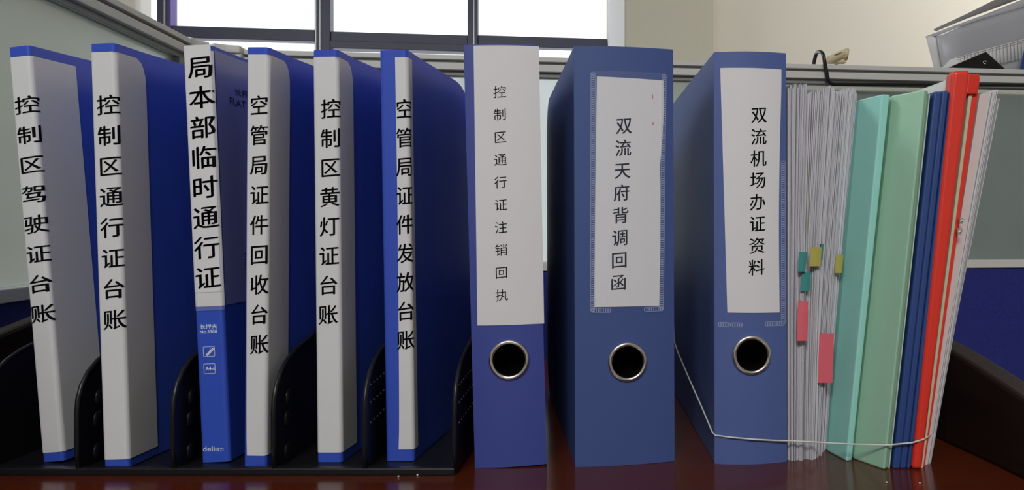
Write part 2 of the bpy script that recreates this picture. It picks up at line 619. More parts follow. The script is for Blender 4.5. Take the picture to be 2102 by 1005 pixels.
def rb(px_b, py_b, py_t):
    y = YB(py_b)
    return PX(px_b, y), y, PZ(py_t, y) - ZD


side_board('side_panel', [(.306, .40, .030), (.290, .475, .045), (.2745, .556, .058), (.268, .592, .0665), (.262, .622, .0735), (.256, .65, .0795), (.249, .69, .086), (.236, .76, .090), (.222, .86, .092)], .021, 1)
side_board('side_panel', [(-.492, .36, .035), (-.497, .46, .052), (-.501, .54, .072), (-.506, .60, .092), (-.511, .68, .105), (-.520, .86, .11)], .016, -1)
for x, y in ((-.47, -.24), (.34, -.24), (-.53, .44), (.25, .44)):
    mb = MB(); mb.box(x - .025, x + .025, y - .025, y + .025, 0, ZD - .028); mb.build('leg', M_deskside, desk, bevel=.002)

# ------------------------------------------------------------------ black file rack with upright dividers
YR = 0.566
rack = thing('file_rack', 'black plastic file rack with rounded dividers holding the thin blue folders', 'rack', (-.31, YR, ZD))
RL = rack.location
mb = MB()
prof = [(0, 0), (0, .0052), (.004, .0058), (.008, .0038), (.262, .0038), (.262, 0)]
mb.loft([[(x, y, z) for y, z in prof] for x in (-.19, .176)])
mb.build('base', M_rack, rack, bevel=.0008)
# outline of one divider: upright front edge, rounded shoulder, slope up towards the back
dpts = [(.002, .003), (0, .02), (0, .045), (.001, .055), (.005, .065), (.012, .0735), (.022, .080), (.036, .0855), (.06, .091), (.085, .0965), (.12, .106),
        (.17, .119), (.215, .130), (.235, .133), (.25, .130), (.257, .12), (.26, .10), (.26, .003)]
mb = MB()
mb.loft([[(x, y, z) for y, z in dpts] for x in (-.0011, .0011)])
mb.tube([(0, y, z) for y, z in dpts], .0017, 8)
DIV = mb.mesh('divider', M_rack)
mb = MB()
for zz, yy in ((.052, .016), (.036, .014), (.012, .014)):
    mb.ell((.0012, yy + .006, zz), .0018, .005, .0065)
TABS = mb.mesh('retaining_tab', M_rack)
mb = MB()
for row, zz in enumerate((.064, .051, .036)):
    for k in range(7):
        mb.ell((.0012, .010 + .0075 * k, zz + .0006 * k), .0006, .0016, .0009, 6, 4)
HOLES = mb.mesh('perforation', M_rackhole)
for px in (-40, 155, 352, 558, 745, 930):
    o = bpy.data.objects.new('divider', DIV)
    o.parent = rack
    o.location = (PX(px, YR) + .001 - RL.x, 0, 0)
    COL.objects.link(o)
    if px in (155, 352, 558):
        h = bpy.data.objects.new('retaining_tab', TABS)
        h.parent = o
        COL.objects.link(h)
    if px in (745, 930):
        h = bpy.data.objects.new('perforation', HOLES)
        h.parent = o
        COL.objects.link(h)

# ------------------------------------------------------------------ thin plastic folders


def corner_path(w, D, r, n=5, defl=0.0):
    """plan of a folder cover: rear left, spine, rear right (outer face), as (x, y) points"""
    p = [(0 - defl, D), (0 - defl * .9, D * .85), (0 - defl * .5, D * .5), (0, D * .15)]
    p += [(r - r * math.cos(a), r - r * math.sin(a)) for a in [math.pi / 2 * i / n for i in range(n + 1)]]
    p += [(w - r + r * math.sin(a), r - r * math.cos(a)) for a in [math.pi / 2 * i / n for i in range(n + 1)]]
    p += [(w, D * .15), (w + defl * .3, D * .3), (w + defl * .5, D * .45), (w + defl * .75, D * .6), (w + defl * .9, D * .8), (w + defl, D)]
    return p


def round_top(d, D, H, r):
    if d > D - r:
        return H - r + math.sqrt(max(0, r * r - (d - (D - r)) ** 2))
    return H


def shell(path, H, D, t, rc, refine=True):
    """a bent sheet standing on edge; its rear corners are rounded"""
    mbx = MB()
    q = []
    for i in range(len(path) - 1):
        n = 6 if path[i][1] > D * .5 or path[i + 1][1] > D * .5 else 1
        for k in range(n):
            q.append((path[i][0] + (path[i + 1][0] - path[i][0]) * k / n, path[i][1] + (path[i + 1][1] - path[i][1]) * k / n))
    q.append(path[-1])
    N = len(q)
    inner = []
    for i in range(N):
        a, b3 = q[max(i - 1, 0)], q[min(i + 1, N - 1)]
        dx, dy = b3[0] - a[0], b3[1] - a[1]
        L = math.hypot(dx, dy) or 1
        inner.append((q[i][0] - dy / L * t, q[i][1] + dx / L * t))
    rows = 5
    O, I = [], []
    for k in range(rows):
        f = k / (rows - 1)
        for (x, y), (xi, yi) in zip(q, inner):
            zt = round_top(y, D, H, rc)
            zb = H - zt
            z = zb + (zt - zb) * f
            O.append((x, y, z)); I.append((xi, yi, z))
    nO = len(O)
    fs = []
    for k in range(rows - 1):
        for i in range(N - 1):
            a = k * N + i
            fs.append((a, a + 1, a + 1 + N, a + N))
            fs.append((nO + a, nO + a + N, nO + a + 1 + N, nO + a + 1))
    for i in range(N - 1):
        fs.append((i, nO + i, nO + i + 1, i + 1))
        a = (rows - 1) * N + i
        fs.append((a, a + 1, nO + a + 1, nO + a))
    for k in range(rows - 1):
        a = k * N
        fs.append((a, a + N, nO + a + N, nO + a))
        a = k * N + N - 1
        fs.append((a, nO + a, nO + a + N, a + N))
    mbx.add(O + I, fs)
    return mbx


def wrap(w, r, eps):
    """x runs over the spine and, past its edge, round the corner and back along the cover"""
    arc = r * math.pi / 2

    def f(x, z):
        if x < r:
            a = max(0.0, (r - x) / r)
            a = min(a, 1)
            return (x, r - math.sqrt(max(0, r * r - (r - x) ** 2)) - eps if a < 1 else r, z)
        if x <= w - r:
            return (x, -eps, z)
        s = x - (w - r)
        if s < arc:
            a = s / r
            return (w - r + (r + eps) * math.sin(a), r - (r + eps) * math.cos(a), z)
        return (w + eps, r + s - arc, z)
    return f


def sheet_on(surf, outline_rows, n=24):
    """paper following a surface: outline_rows = [(z, x_start, x_end)...]"""
    mbx = MB()
    N = n + 1
    vs = []
    for z, xa, xb in outline_rows:
        vs += [surf(xa + (xb - xa) * i / n, z) for i in range(N)]
    fs = [(k * N + i, k * N + i + 1, (k + 1) * N + i + 1, (k + 1) * N + i) for k in range(len(outline_rows) - 1) for i in range(n)]
    mbx.add(vs, fs, True)
    return mbx


Z_RK = ZD + .0040


def folder(label, bl, tl, w, yaw, H, D=0.236, defl=0.008, pp=None, rc=.03):
    """bl, tl: photographed foot and head of the spine's left edge"""
    y = (ZC - Z_RK) * F_PX / (bl[1] - VY)
    x = PX(bl[0], y)
    lean = math.atan2(PX(tl[0], y) - x, H)
    root = thing('presentation_folder', label, 'folder', (x, y, Z_RK), (0, lean, -yaw), group='thin blue folders in the rack')
    r = 0.003
    sh = shell(corner_path(w, D, r, defl=defl), H, D, .0008, rc)
    sh.build('cover', pp or M_pp, root)
    mb = MB()
    n = 5
    for i in range(n):
        xa = .0025 + (w - .006) * i / n
        xb = xa + (w - .006) / n * .8
        mb.box(xa, xb, .006, D - .02 - rc * .6 - .002 * (i % 2), .006, H - .010)
    mb.build('pages', M_page, root)
    return root, r


def insert(root, w, r, top_px, bot_px, xl, wrap_len, lines, xl_b=None, H=.31, cut='curve', m=None):
    """paper in the spine pocket; top/bottom rows taken at the photographed height"""
    surf = wrap(w, r, .0004)
    zt = to_local(root, (bot_px[0] + 20), top_px)[1]
    zb = to_local(root, bot_px[0], bot_px[1])[1]
    xl_b = xl if xl_b is None else xl_b
    rows = []
    K = 22
    for k in range(K + 1):
        f = k / K
        z = zb + (zt - zb) * f
        xs = xl_b + (xl - xl_b) * min(1, f * 1.6) ** .5
        xe = w + wrap_len
        if cut == 'curve' and zt - z < .020:
            g = (zt - z) / .020
            xe -= .010 * (1 - math.sqrt(max(0, 1 - (1 - g) ** 2)))
        rows.append((z, xs, xe))
    if cut == 'curve':
        extra = []
        for g in (.15, .35, .6):
            z = zt - .020 * g
            extra.append((z, xl, w + wrap_len - .010 * (1 - math.sqrt(max(0, 1 - (1 - g) ** 2)))))
        rows = sorted(rows + extra)
    lab = sheet_on(surf, rows, 110).build('spine_insert', m or M_insert, root)
    tag(lab, 'white paper insert with black printed title')
    mbx = MB()
    for (text, p0, p1, wp, hp) in lines:
        column(mbx, root, text, p0, p1, wp, hp, wrap(w, r, .00062), weight=.013)
    mbx.build('lettering', M_ink, lab)
    return lab


f1, r = folder('thin blue folder leaning furthest to the side partition, titled 控制区驾驶证台账', (86, 948), (8, 97), .0178, .108, .3127, defl=.004)
insert(f1, .0178, r, 108, (86, 929), .0012, .040, [('控制区驾驶证台账', (55, 215), (87, 643), 42, 41)], cut=None)
f2, r = folder('thin blue folder standing second from the side partition, titled 控制区通行证台账', (212, 960), (183, 90), .0188, .025, .3106)
insert(f2, .0188, r, 106, (212, 943), .0008, .032, [('控制区通行证台账', (222, 215), (235, 655), 42, 42)])
f4, r = folder('thin blue folder titled 空管局证件回收台账, standing against the printed clip file', (499, 956), (505, 101), .0171, .034, .309)
insert(f4, .0171, r, 112, (499, 934), .0016, .031, [('空管局证件回收台账', (532, 216), (532, 706), 35, 40)], xl_b=.0030)
f5, r = folder('thin blue folder titled 控制区黄灯证台账 between the middle rack dividers', (650, 948), (641, 107), .0192, .042, .309)
insert(f5, .0192, r, 117, (650, 928), .0006, .026, [('控制区黄灯证台账', (679, 223), (674, 645), 38, 40)])
f6, r = folder('wide blue folder titled 空管局证件发放台账 on a narrow offset strip, beside the last divider', (792, 946), (778, 110), .0215, .028, .3094, D=.217, defl=.004, rc=.09)
insert(f6, .0215, r, 118, (792, 922), .0122, .008, [('空管局证件发放台账', (831, 223), (833, 697), 34, 40)], xl_b=.0100, cut=None)

# the printed clip file: white pasted title above a printed blue spine
f3, r = folder('blue clip file with large pasted title above white printed icons on its spine', (413, 949), (375, 101), .0215, 0.0, .3117, pp=M_pp2, defl=.010)
w3 = .0215
s4, s7 = wrap(w3, r, .0004), wrap(w3, r, .0003)
z_a = to_local(f3, 430, 104)[1]; z_b = to_local(f3, 430, 628)[1]
sheet_on(s4, [(z_b, .0005, w3 + .001), (z_a, .0005, w3 + .001)], 30).build('spine_print', M_insert, f3)
z_c = to_local(f3, 430, 599)[1]
lab3 = sheet_on(wrap(w3, r, .0007), [(z_c, .0004, w3 - .0012), (z_c + .05, .0002, w3 - .0010), (.3122, .0002, w3 - .001)], 80).build('title_label', M_label, f3)
tag(lab3, 'white pasted paper label with large black title')
mb = MB(); column(mb, f3, '局本部临时通行证', (412, 138), (427, 569), 47, 48, wrap(w3, r, .00083), weight=.016)
mb.build('lettering', M_ink, lab3)
mb = MB()
zb0, zb1 = to_local(f3, 430, 637)[1], z_b
mb2 = sheet_on(s4, [(zb0, .0005, w3 + .001), (zb1, .0005, w3 + .001)], 30)
mb2.build('pale_blue_band', mat('pale_blue_print', (.13, .17, .5), .4), f3)


def line_at(mbx, root, s, x0, y0, x1, y1, surf, weight=.0):
    xa, za = to_local(root, x0, y1)
    xb, zb = to_local(root, x1, y0)
    put_line(mbx, s, xa, za, xb - xa, zb - za, surf, weight)


mb = MB()
line_at(mb, f3, '长押夹', 411, 664, 446, 675, s7, .01)
line_at(mb, f3, 'No.5308', 411, 676, 446, 684, s7, .015)
mb.build('spine_lettering', M_inkwhite, f3)
mb = MB()
line_at(mb, f3, 'deli', 417, 915, 441, 926, s7, .01)
line_at(mb, f3, '得力', 442, 917, 459, 926, s7, .005)
mb.build('logo_lettering', M_inkwhite, f3)
mb = MB()


def rect_lines(mbx, root, x0, y0, x1, y1, surf, t=.00035):
    xa, za = to_local(root, x0, y1)
    xb, zb = to_local(root, x1, y0)
    for (a, b4, c, d) in ((xa, xb, za, za + t), (xa, xb, zb - t, zb), (xa, xa + t, za, zb), (xb - t, xb, za, zb)):
        mbx.add([surf(a, c), surf(b4, c), surf(b4, d), surf(a, d)], [(0, 1, 2, 3)])


rect_lines(mb, f3, 418, 710, 441, 732, s7)
for (dx, dy) in ((0, 0), (2.2, 1.4)):          # the little clip icon
    pts = [to_local(f3, 422 + dx, 728 + dy), to_local(f3, 424 + dx, 729 + dy), to_local(f3, 439 + dx, 714 + dy), to_local(f3, 437 + dx, 713 + dy)]
    mb.add([s7(*p) for p in pts], [(0, 1, 2, 3)])
pts = [to_local(f3, 430, 720), to_local(f3, 431, 720), to_local(f3, 433, 713), to_local(f3, 432, 713)]
mb.add([s7(*p) for p in pts], [(0, 1, 2, 3)])
mb.build('clip_icon', M_inkwhite, f3)
mb = MB()
line_at(mb, f3, 'A4-s', 422, 751, 441, 760, s7, .02)
rect_lines(mb, f3, 419, 745, 442, 767, s7)
mb.build('size_icon', M_inkwhite, f3)
# faint print on the side cover
mb = MB()


def side3(d, z):
    dd = max(d, .0023)
    k = [(.0354, 0), (.0708, .003), (.1062, .005), (.1416, .0075), (.19, .009), (.236, .010)]
    x = 0.0
    for (a, xa), (b4, xb) in zip(k, k[1:]):
        if a <= dd <= b4:
            x = xa + (xb - xa) * (dd - a) / (b4 - a)
    return (w3 + x + .0006, dd, z)


put_line(mb, '长押夹', .030, .2795, .030, .0062, side3, .005)
put_line(mb, 'FLAT FILE', .022, .2710, .044, .0055, side3, .005)
mb.build('side_lettering', M_inknavy, f3)
mb = MB()
for k in range(16):
    z = .122 + k * .0021
    t = (.0006, .0011, .0008, .0013)[k % 4]
    mb.add([side3(.034, z), side3(.062, z), side3(.062, z + t), side3(.034, z + t)], [(0, 1, 2, 3)])
mb.build('barcode', M_inknavy, f3)
mb = MB()
ds_ = [.0035 + .0068 * i for i in range(20)]
zs_ = [z_b, .16, .2, .24, .28, .309]
vs_ = [tuple(Vector(side3(d, z)) + Vector((-.0003, 0, 0))) for z in zs_ for d in ds_]
mb.add(vs_, [(a * 20 + b, a * 20 + b + 1, a * 20 + b + 21, a * 20 + b + 20) for a in range(5) for b in range(19)], True)
tag(mb.build('tinted_sleeve', mat('tinted_sleeve', (.23, .25, .50), .35), f3), 'greyish violet tinted sleeve over the side cover')

# ------------------------------------------------------------------ lever arch binders


def binder(label, bl, tl, w, yaw, H, m, ring_px, defl_l=0.0, defl_r=0.0, bulge=.004, D=.285, rc=.04):
    y = YB(bl[1])
    x = PX(bl[0], y)
    lean = math.atan2(PX(tl[0], y) - x, H)
    root = thing('lever_arch_binder', label, 'binder', (x, y, ZD), (0, lean, yaw), group='lever arch binders')
    root['w'] = w

    def surf(xx, zz, e=.0):
        f = 2 * xx / w - 1
        return (xx, -bulge * (1 - f * f) - e, zz)
    hx, hz = to_local(root, *ring_px, -bulge)
    R = .0132
    q = R * 1.2
    nq = 8
    xs = [w * 0, (hx - q) / 3, 2 * (hx - q) / 3] + [hx - q + 2 * q * i / nq for i in range(nq + 1)] + [hx + q + (w - hx - q) * i / 3 for i in (1, 2, 3)]
    zs = [0, (hz - q) / 2] + [hz - q + 2 * q * i / nq for i in range(nq + 1)] + [hz + q + (H - hz - q) * i / 5 for i in range(1, 6)]
    mb = MB()
    for i in range(len(xs) - 1):
        for j in range(len(zs) - 1):
            if 3 <= i < 3 + nq and 2 <= j < 2 + nq:
                continue
            mb.add([surf(xs[i], zs[j]), surf(xs[i + 1], zs[j]), surf(xs[i + 1], zs[j + 1]), surf(xs[i], zs[j + 1])], [(0, 1, 2, 3)])
    sq = [(hx - q + 2 * q * i / nq, hz - q) for i in range(nq)] + [(hx + q, hz - q + 2 * q * i / nq) for i in range(nq)] \
        + [(hx + q - 2 * q * i / nq, hz + q) for i in range(nq)] + [(hx - q, hz + q - 2 * q * i / nq) for i in range(nq)]
    ci = []
    for (a, b4) in sq:
        L = math.hypot(a - hx, b4 - hz)
        ci.append((hx + (a - hx) / L * R, hz + (b4 - hz) / L * R))
    n = len(sq)
    vs = [surf(*p) for p in sq] + [surf(*p) for p in ci]
    mb.add(vs, [(i, (i + 1) % n, n + (i + 1) % n, n + i) for i in range(n)])
    sp = mb.build('spine', m, root)
    s = sp.modifiers.new('solidify', 'SOLIDIFY'); s.thickness = .0024; s.offset = -1
    # cover boards
    for nm, x0, d in (('front_cover', 0.0, defl_l), ('back_cover', w, defl_r)):
        mbx = MB()
        sgn = 1 if x0 == 0 else -1
        N = 14
        rows = []
        ds = [.0006 + (D - .0006) * (1 - (1 - i / N) ** 1.6) for i in range(N + 1)]
        outer, inn = [], []
        for dd in ds:
            zt = round_top(dd, D, H, rc)
            xx = x0 + d * (dd / D) ** 1.15
            outer.append([(xx, dd, H - zt), (xx, dd, zt)])
            inn.append([(xx + sgn * .0024, dd, H - zt), (xx + sgn * .0024, dd, zt)])
        rings = [[o[0], o[1], i2[1], i2[0]] for o, i2 in zip(outer, inn)]
        mbx.loft(rings)
        mbx.build(nm, m, root, bevel=.0006, seg=2)
    # paper block and dark lining inside
    mb = MB()
    mb.loft([[(.0045, .035, zz), (w - .0045, .035, zz), (w - .006 + min(0, defl_r) * .9, D - .03, zz), (.006 + max(0, defl_l) * .9, D - .03, zz)] for zz in (.006, H - .03)])
    mb.build('papers', M_paper, root)
    mb = MB(); mb.box(.0035, w - .0035, .026, .028, .01, H - .012); mb.box(.0028, .0034, .002, .0275, .01, H - .012); mb.box(w - .0034, w - .0028, .002, .0275, .01, H - .012); mb.build('lining', M_black, root)
    # finger ring
    mb = MB()
    mb.torus((hx, surf(hx, hz)[1] - .0006, hz), R + .0002, .0017)
    mb.loft([[(hx + (R - .0008) * math.cos(2 * math.pi * k / 40), yy, hz + (R - .0008) * math.sin(2 * math.pi * k / 40)) for k in range(40)] for yy in (surf(hx, hz)[1] - .001, .008)], True, caps=False)
    o = mb.build('finger_ring', M_steel, root)
    tag(o, 'chrome finger ring')
    return root, surf, (hx, hz)


def flat_sheet(root, surf, corners_px, e, y, wav=None, rows=18, n=14):
    """paper lying on a spine between four photographed corners (tl, tr, br, bl); wav bends its right edge"""
    tl, tr, br, bl = [to_local(root, *p, y) for p in corners_px]
    mbx = MB()
    vs = []
    for k in range(rows + 1):
        f = k / rows
        a = (bl[0] + (tl[0] - bl[0]) * f, bl[1] + (tl[1] - bl[1]) * f)
        b4 = (br[0] + (tr[0] - br[0]) * f, br[1] + (tr[1] - br[1]) * f)
        dx = wav(f) if wav else 0
        for i in range(n + 1):
            g = i / n
            vs.append(surf(a[0] + (b4[0] + dx - a[0]) * g, a[1] + (b4[1] - a[1]) * g, e))
    fs = [(k * (n + 1) + i, k * (n + 1) + i + 1, (k + 1) * (n + 1) + i + 1, (k + 1) * (n + 1) + i) for k in range(rows) for i in range(n)]
    mbx.add(vs, fs, True)
    return mbx


# binder with the long pasted label
b7, s, _ = binder('blue lever arch binder with long pasted label over its upper spine, beside the rack', (975, 960), (952, 93), .0535, .105, .3165, M_binder2, (1045, 738), defl_l=.022, defl_r=-.008, bulge=.0025)
sheet = flat_sheet(b7, s, [(972, 93.5), (1106, 94), (1117, 664), (980, 668)], .0005, -.0018).build('label', M_label, b7)
tag(sheet, 'long white paper label pasted over the spine')
mb = MB(); column(mb, b7, '控制区通行证注销回执', (1026, 189), (1030, 605), 25, 25, lambda x, z: s(x, z, .0006), -.002, weight=.0)
mb.build('lettering', M_ink, sheet)

# binder with the clear pocket
b8, s8, _ = binder('wide blue lever arch binder with label in clear welded pocket, title 双流天府背调回函', (1181, 958), (1178, 95), .0765, .183, .3165, M_binder, (1288, 742), defl_l=-.002, defl_r=-.012, bulge=.003)
sheet = flat_sheet(b8, s8, [(1225, 157), (1361, 165), (1353, 627), (1219, 630)], .0005, -.002,
                   wav=lambda f: .0012 * math.sin(f * 9) * f - .0009 * math.exp(-((f - .62) / .05) ** 2)).build('label', M_label, b8)
tag(sheet, 'white paper label in the pocket')
mb = MB(); column(mb, b8, '双流天府背调回函', (1280, 258), (1269, 579), 32, 33, lambda x, z: s8(x, z, .0006), -.002, weight=.012)
mb.build('lettering', M_ink, sheet)
mb = MB()
for (a, b4, h) in ((1338, 194, 9), (1339, 251, 5)):
    xa, za = to_local(b8, a, b4 + h, -.002); xb, zb = to_local(b8, a + 2, b4, -.002)
    mb.add([s8(xa, za, .0006), s8(xb, za, .0006), s8(xb, zb, .0006), s8(xa, zb, .0006)], [(0, 1, 2, 3)])
mb.build('pen_mark', M_redmark, sheet)
pk = flat_sheet(b8, s8, [(1213, 146), (1367, 150), (1361, 628), (1212, 628)], .0013, -.002).build('label_pocket', M_film, b8)
tag(pk, 'clear plastic label pocket with welded dotted edge')


def weld(root, surf, segs, e, y, step=4.6, a=1.6):
    """row of tiny weld marks along photographed segments"""
    mbx = MB()
    for (x0, y0, x1, y1) in segs:
        L = math.hypot(x1 - x0, y1 - y0)
        n = int(L / step)
        vert = abs(y1 - y0) > abs(x1 - x0)
        for i in range(n + 1):
            f = i / n
            px, py = x0 + (x1 - x0) * f, y0 + (y1 - y0) * f
            hw, hh = (3.0, a * .55) if vert else (a * .55, 3.0)
            p = [to_local(root, px - hw, py + hh, y), to_local(root, px + hw, py + hh, y), to_local(root, px + hw, py - hh, y), to_local(root, px - hw, py - hh, y)]
            mbx.add([surf(q[0], q[1], e) for q in p], [(0, 1, 2, 3)])
        d = 4.2
        for sgn in (-1, 1):
            ox, oy = (sgn * d, 0) if vert else (0, sgn * d)
            hw, hh = (.5, 0) if vert else (0, .5)
            p = [to_local(root, x0 + ox - hw, y0 + oy + hh, y), to_local(root, x1 + ox - hw, y1 + oy + hh, y), to_local(root, x1 + ox + hw, y1 + oy - hh, y), to_local(root, x0 + ox + hw, y0 + oy - hh, y)]
            mbx.add([surf(q[0], q[1], e) for q in p], [(0, 1, 2, 3)])
    return mbx


weld(b8, s8, [(1217, 150, 1216, 638), (1363, 154, 1357, 634), (1214, 636, 1252, 636), (1322, 634, 1360, 633)], .0016, -.002).build('weld_line', M_emboss, pk)

b9, s9, _ = binder('blue lever arch binder with label 双流机场办证资料, standing against the loose papers', (1467, 951), (1465, 106), .0562, .08, .3135, M_binder3, (1543, 728), defl_l=0, defl_r=-.004, bulge=.0045)
sheet = flat_sheet(b9, s9, [(1479, 139), (1605, 142), (1601, 641), (1493, 641)], .0005, -.003,
                   wav=lambda f: -.0012 * math.sin(math.pi * min(1, max(0, f * 1.1)))).build('label', M_label, b9)
tag(sheet, 'white paper label tapering downwards')
mb = MB(); column(mb, b9, '双流机场办证资料', (1557, 236), (1552, 548), 32, 33, lambda x, z: s9(x, z, .0006), -.003, weight=.012)
mb.build('lettering', M_ink, sheet)
weld(b9, s9, [(1609, 330, 1609, 664), (1476, 666, 1522, 666), (1570, 664, 1611, 664)], .0004, -.003).build('weld_line', M_emboss, b9)

# ------------------------------------------------------------------ loose papers and files on the other side
KD = -0.10                        # how their depth runs: slightly towards the binders


def slab(mbx, base, xb0, xb1, xt0, xt1, y, D, zt, yr=None, bow=0.0, rows=9, zt1=None, k=KD, zb=0.0, jag=0.0):
    """upright block given by its foot and head edges; bow bends it sideways half way up"""
    yr = y if yr is None else yr
    rings = []
    for i in range(rows):
        f = i / (rows - 1)
        o = bow * math.sin(math.pi * f)
        xa, xb_ = xb0 + (xt0 - xb0) * f + o, xb1 + (xt1 - xb1) * f + o
        ya = y + jag * math.sin(7 * f + xb0 * 900)
        yb_ = yr + jag * math.sin(7 * f + xb0 * 900)
        z0 = zb + (zt - zb) * f
        z1 = zb + ((zt1 if zt1 is not None else zt) - zb) * f
        rings.append([Vector(p) - base for p in ((xa, ya, ZD + z0), (xb_, yb_, ZD + z1), (xb_ + k * D, yb_ + D, ZD + z1), (xa + k * D, ya + D, ZD + z0))])
    mbx.loft(rings)


N_DOC = 30
docs = []
xb_l, xb_r = PX(1617.5, .603), PX(1697, .633)
xt_l, xt_r = PX(1617.5, .603), PX(1763, .628)
tops = [182, 176, 180, 175, 177, 174, 178, 176, 190, 193, 188, 186, 191, 187, 189, 184, 181, 179, 180, 186, 190, 193, 188, 186, 187, 189, 183, 186, 184, 187]
bots_y = lambda f: .603 + .004 * f if f < .55 else .605 + (f - .55) / .45 * .030
wts = [random.uniform(.6, 1.5) for _ in range(N_DOC)]
acc = [0]
for q in wts:
    acc.append(acc[-1] + q)
acc = [a / acc[-1] for a in acc]
base_lab = 'plain white document without a tab, on edge in the loose stack beside the binder'
for i in range(N_DOC):
    f0, f1_ = acc[i], acc[i + 1]
    y = bots_y(f0) + random.uniform(-.0025, .0025)
    x0, x1 = xb_l + (xb_r - xb_l) * f0, xb_l + (xb_r - xb_l) * f1_
    g0, g1 = f0 ** 1.05, f1_ ** 1.05
    t0, t1 = xt_l + (xt_r - xt_l) * g0, xt_l + (xt_r - xt_l) * g1
    base = Vector(((x0 + x1) / 2, y, ZD))
    mb = MB()
    leaves = 3
    bw = -.002 * math.sin(math.pi * f0)
    for k in range(leaves):
        a, b4 = k / leaves, (k + .72) / leaves
        zt = PZ(tops[i] + random.uniform(-4, 4), y) - ZD
        slab(mb, base, x0 + (x1 - x0) * a, x0 + (x1 - x0) * b4, t0 + (t1 - t0) * a, t0 + (t1 - t0) * b4, y + random.uniform(-.0016, .0016), .207,
             zt, bow=bw + random.uniform(-.0001, .0001), jag=random.uniform(0, .0012))
    o = mb.build('paper_document', M_paper if i % 3 else M_paper2)
    o.location = base
    tag(o, base_lab, 'document', 'loose paper documents')
    docs.append((o, base, x0, x1, t0, t1, y, bw))


def doc_tab(i, px0, py0, px1, py1, m, lab, doc_label):
    """sticky index tab folded over the front edge of a document"""
    o, base, x0, x1, t0, t1, y, bw = docs[i]
    yy = y - .0065
    xa, xb_ = PX(px0, yy), PX(px1, yy)
    za, zb_ = PZ(py1, yy), PZ(py0, yy)
    mbx = MB()
    n = 6
    rings = []
    for k in range(n + 1):
        f = k / n
        x = xa + (xb_ - xa) * f
        yo = yy - .0006 * math.sin(math.pi * f)
        sk = .0006 * (1 - f)
        rings.append([Vector(p) - base for p in ((x, yo, za), (x + .0012, yo, zb_), (x + .0012, yo + .0003, zb_), (x, yo + .0003, za))])
    mbx.loft(rings)
    # the part stuck to the sheet
    xm = (xa + xb_) / 2
    mbx.box(xm - .0001 - base.x, xm + .0003 - base.x, yy - base.y, yy + .016 - base.y, za - base.z, zb_ - base.z)
    t = mbx.build('index_tab', m, o)
    tag(t, lab)
    if doc_label:
        tag(o, doc_label)
        o['group'] = 'loose paper documents'


def doc_at(px, py):
    """the document whose front edge is nearest to a photographed point"""
    best = None
    for i, (o, base, x0, x1, t0, t1, y, bw) in enumerate(docs):
        f = (PZ(py, y) - ZD) / .29
        x = (x0 + x1) / 2 + ((t0 + t1) / 2 - (x0 + x1) / 2) * f + bw * math.sin(math.pi * f)
        d = abs(x - PX(px, y))
        if best is None or d < best[0]:
            best = (d, i)
    return best[1]


used = set()
for (a, b4, c, d, m, lab, dl) in ((1638, 517, 1653, 557, M_teal, 'teal index tab', 'white document with upper teal index tab stuck on its edge'),
                              (1643, 558, 1662, 597, M_teal, 'teal index tab', 'white document with lower teal index tab, just above the small red tab'),
                              (1684, 500, 1688, 533, M_teal, 'sliver of a teal tab', 'white document with a sliver of teal tab behind the olive tab'),
                              (1661, 507, 1684, 546, M_olive, 'olive yellow index tab', 'white document with wide olive yellow tab beside the teal tabs'),
                              (1713, 522, 1728, 560, M_olive, 'olive yellow index tab', 'white document with olive yellow tab next to the blue-green file'),
                              (1635, 618, 1657, 699, M_red_tab, 'coral red index tab', 'white document with narrow coral red tab below the teal tabs'),
                              (1665, 684, 1709, 785, M_red_tab, 'large coral red index tab', 'white document with large coral red tab low on its edge')):
    i = doc_at((a + c) / 2, (b4 + d) / 2)
    while i in used:
        i += 1
    used.add(i)
    doc_tab(i, a, b4, c, d, m, lab, dl)

# green files: card wallets with broad slanting spines


def wallet(name, label, cat, bot, top, D, h, m, k=KD, group=None, rows=10):
    """bot/top: plan points of the spine (front outline, far to near) at foot and head"""
    base = Vector((bot[0][0], bot[0][1], ZD))
    root = thing(name, label, cat, base, group=group)
    rings = []
    for i in range(rows):
        f = i / (rows - 1)
        pts = [(b5[0] + (t5[0] - b5[0]) * f, b5[1] + (t5[1] - b5[1]) * f) for b5, t5 in zip(bot, top)]
        r_ = pts + [(pts[-1][0] + k * D, pts[-1][1] + D), (pts[0][0] + k * D, pts[0][1] + D * .88)]
        rings.append([(p[0] - base.x, p[1] - base.y, h * f) for p in r_])
    mbx = MB()
    mbx.loft(rings)
    mbx.build('cover', m, root, bevel=.0012, seg=2)
    return root, base


def plan(pxs, ys):
    return [(PX(p, y), y) for p, y in zip(pxs, ys)]


HG = .2825
yA = [.626, .600, .602]
gA, bA = wallet('card_file', 'blue-green card file with a folded spine next to the loose papers', 'file', plan([1699, 1737, 1749], yA), plan([1764, 1811, 1827], yA), .20, HG, M_greenA)
yB = [.606, .592, .579, .584]
gB, bB = wallet('card_file', 'pale green card file with a broad spine in front of the blue files', 'file', plan([1752, 1784, 1815, 1823], yB), plan([1832, 1866, 1898, 1906], yB), .20, HG, M_greenB)
mb = MB()
xa, xb_ = PX(1823, .5845), PX(1906, .5845)
slab(mb, bB, xa, xa + .0007, xb_, xb_ + .0007, .5830, .2, HG - .003)
o = mb.build('back_flap', mat('worn_card_edge', (.5, .62, .5), .6), gB)
tag(o, 'pale worn edge of the back flap')

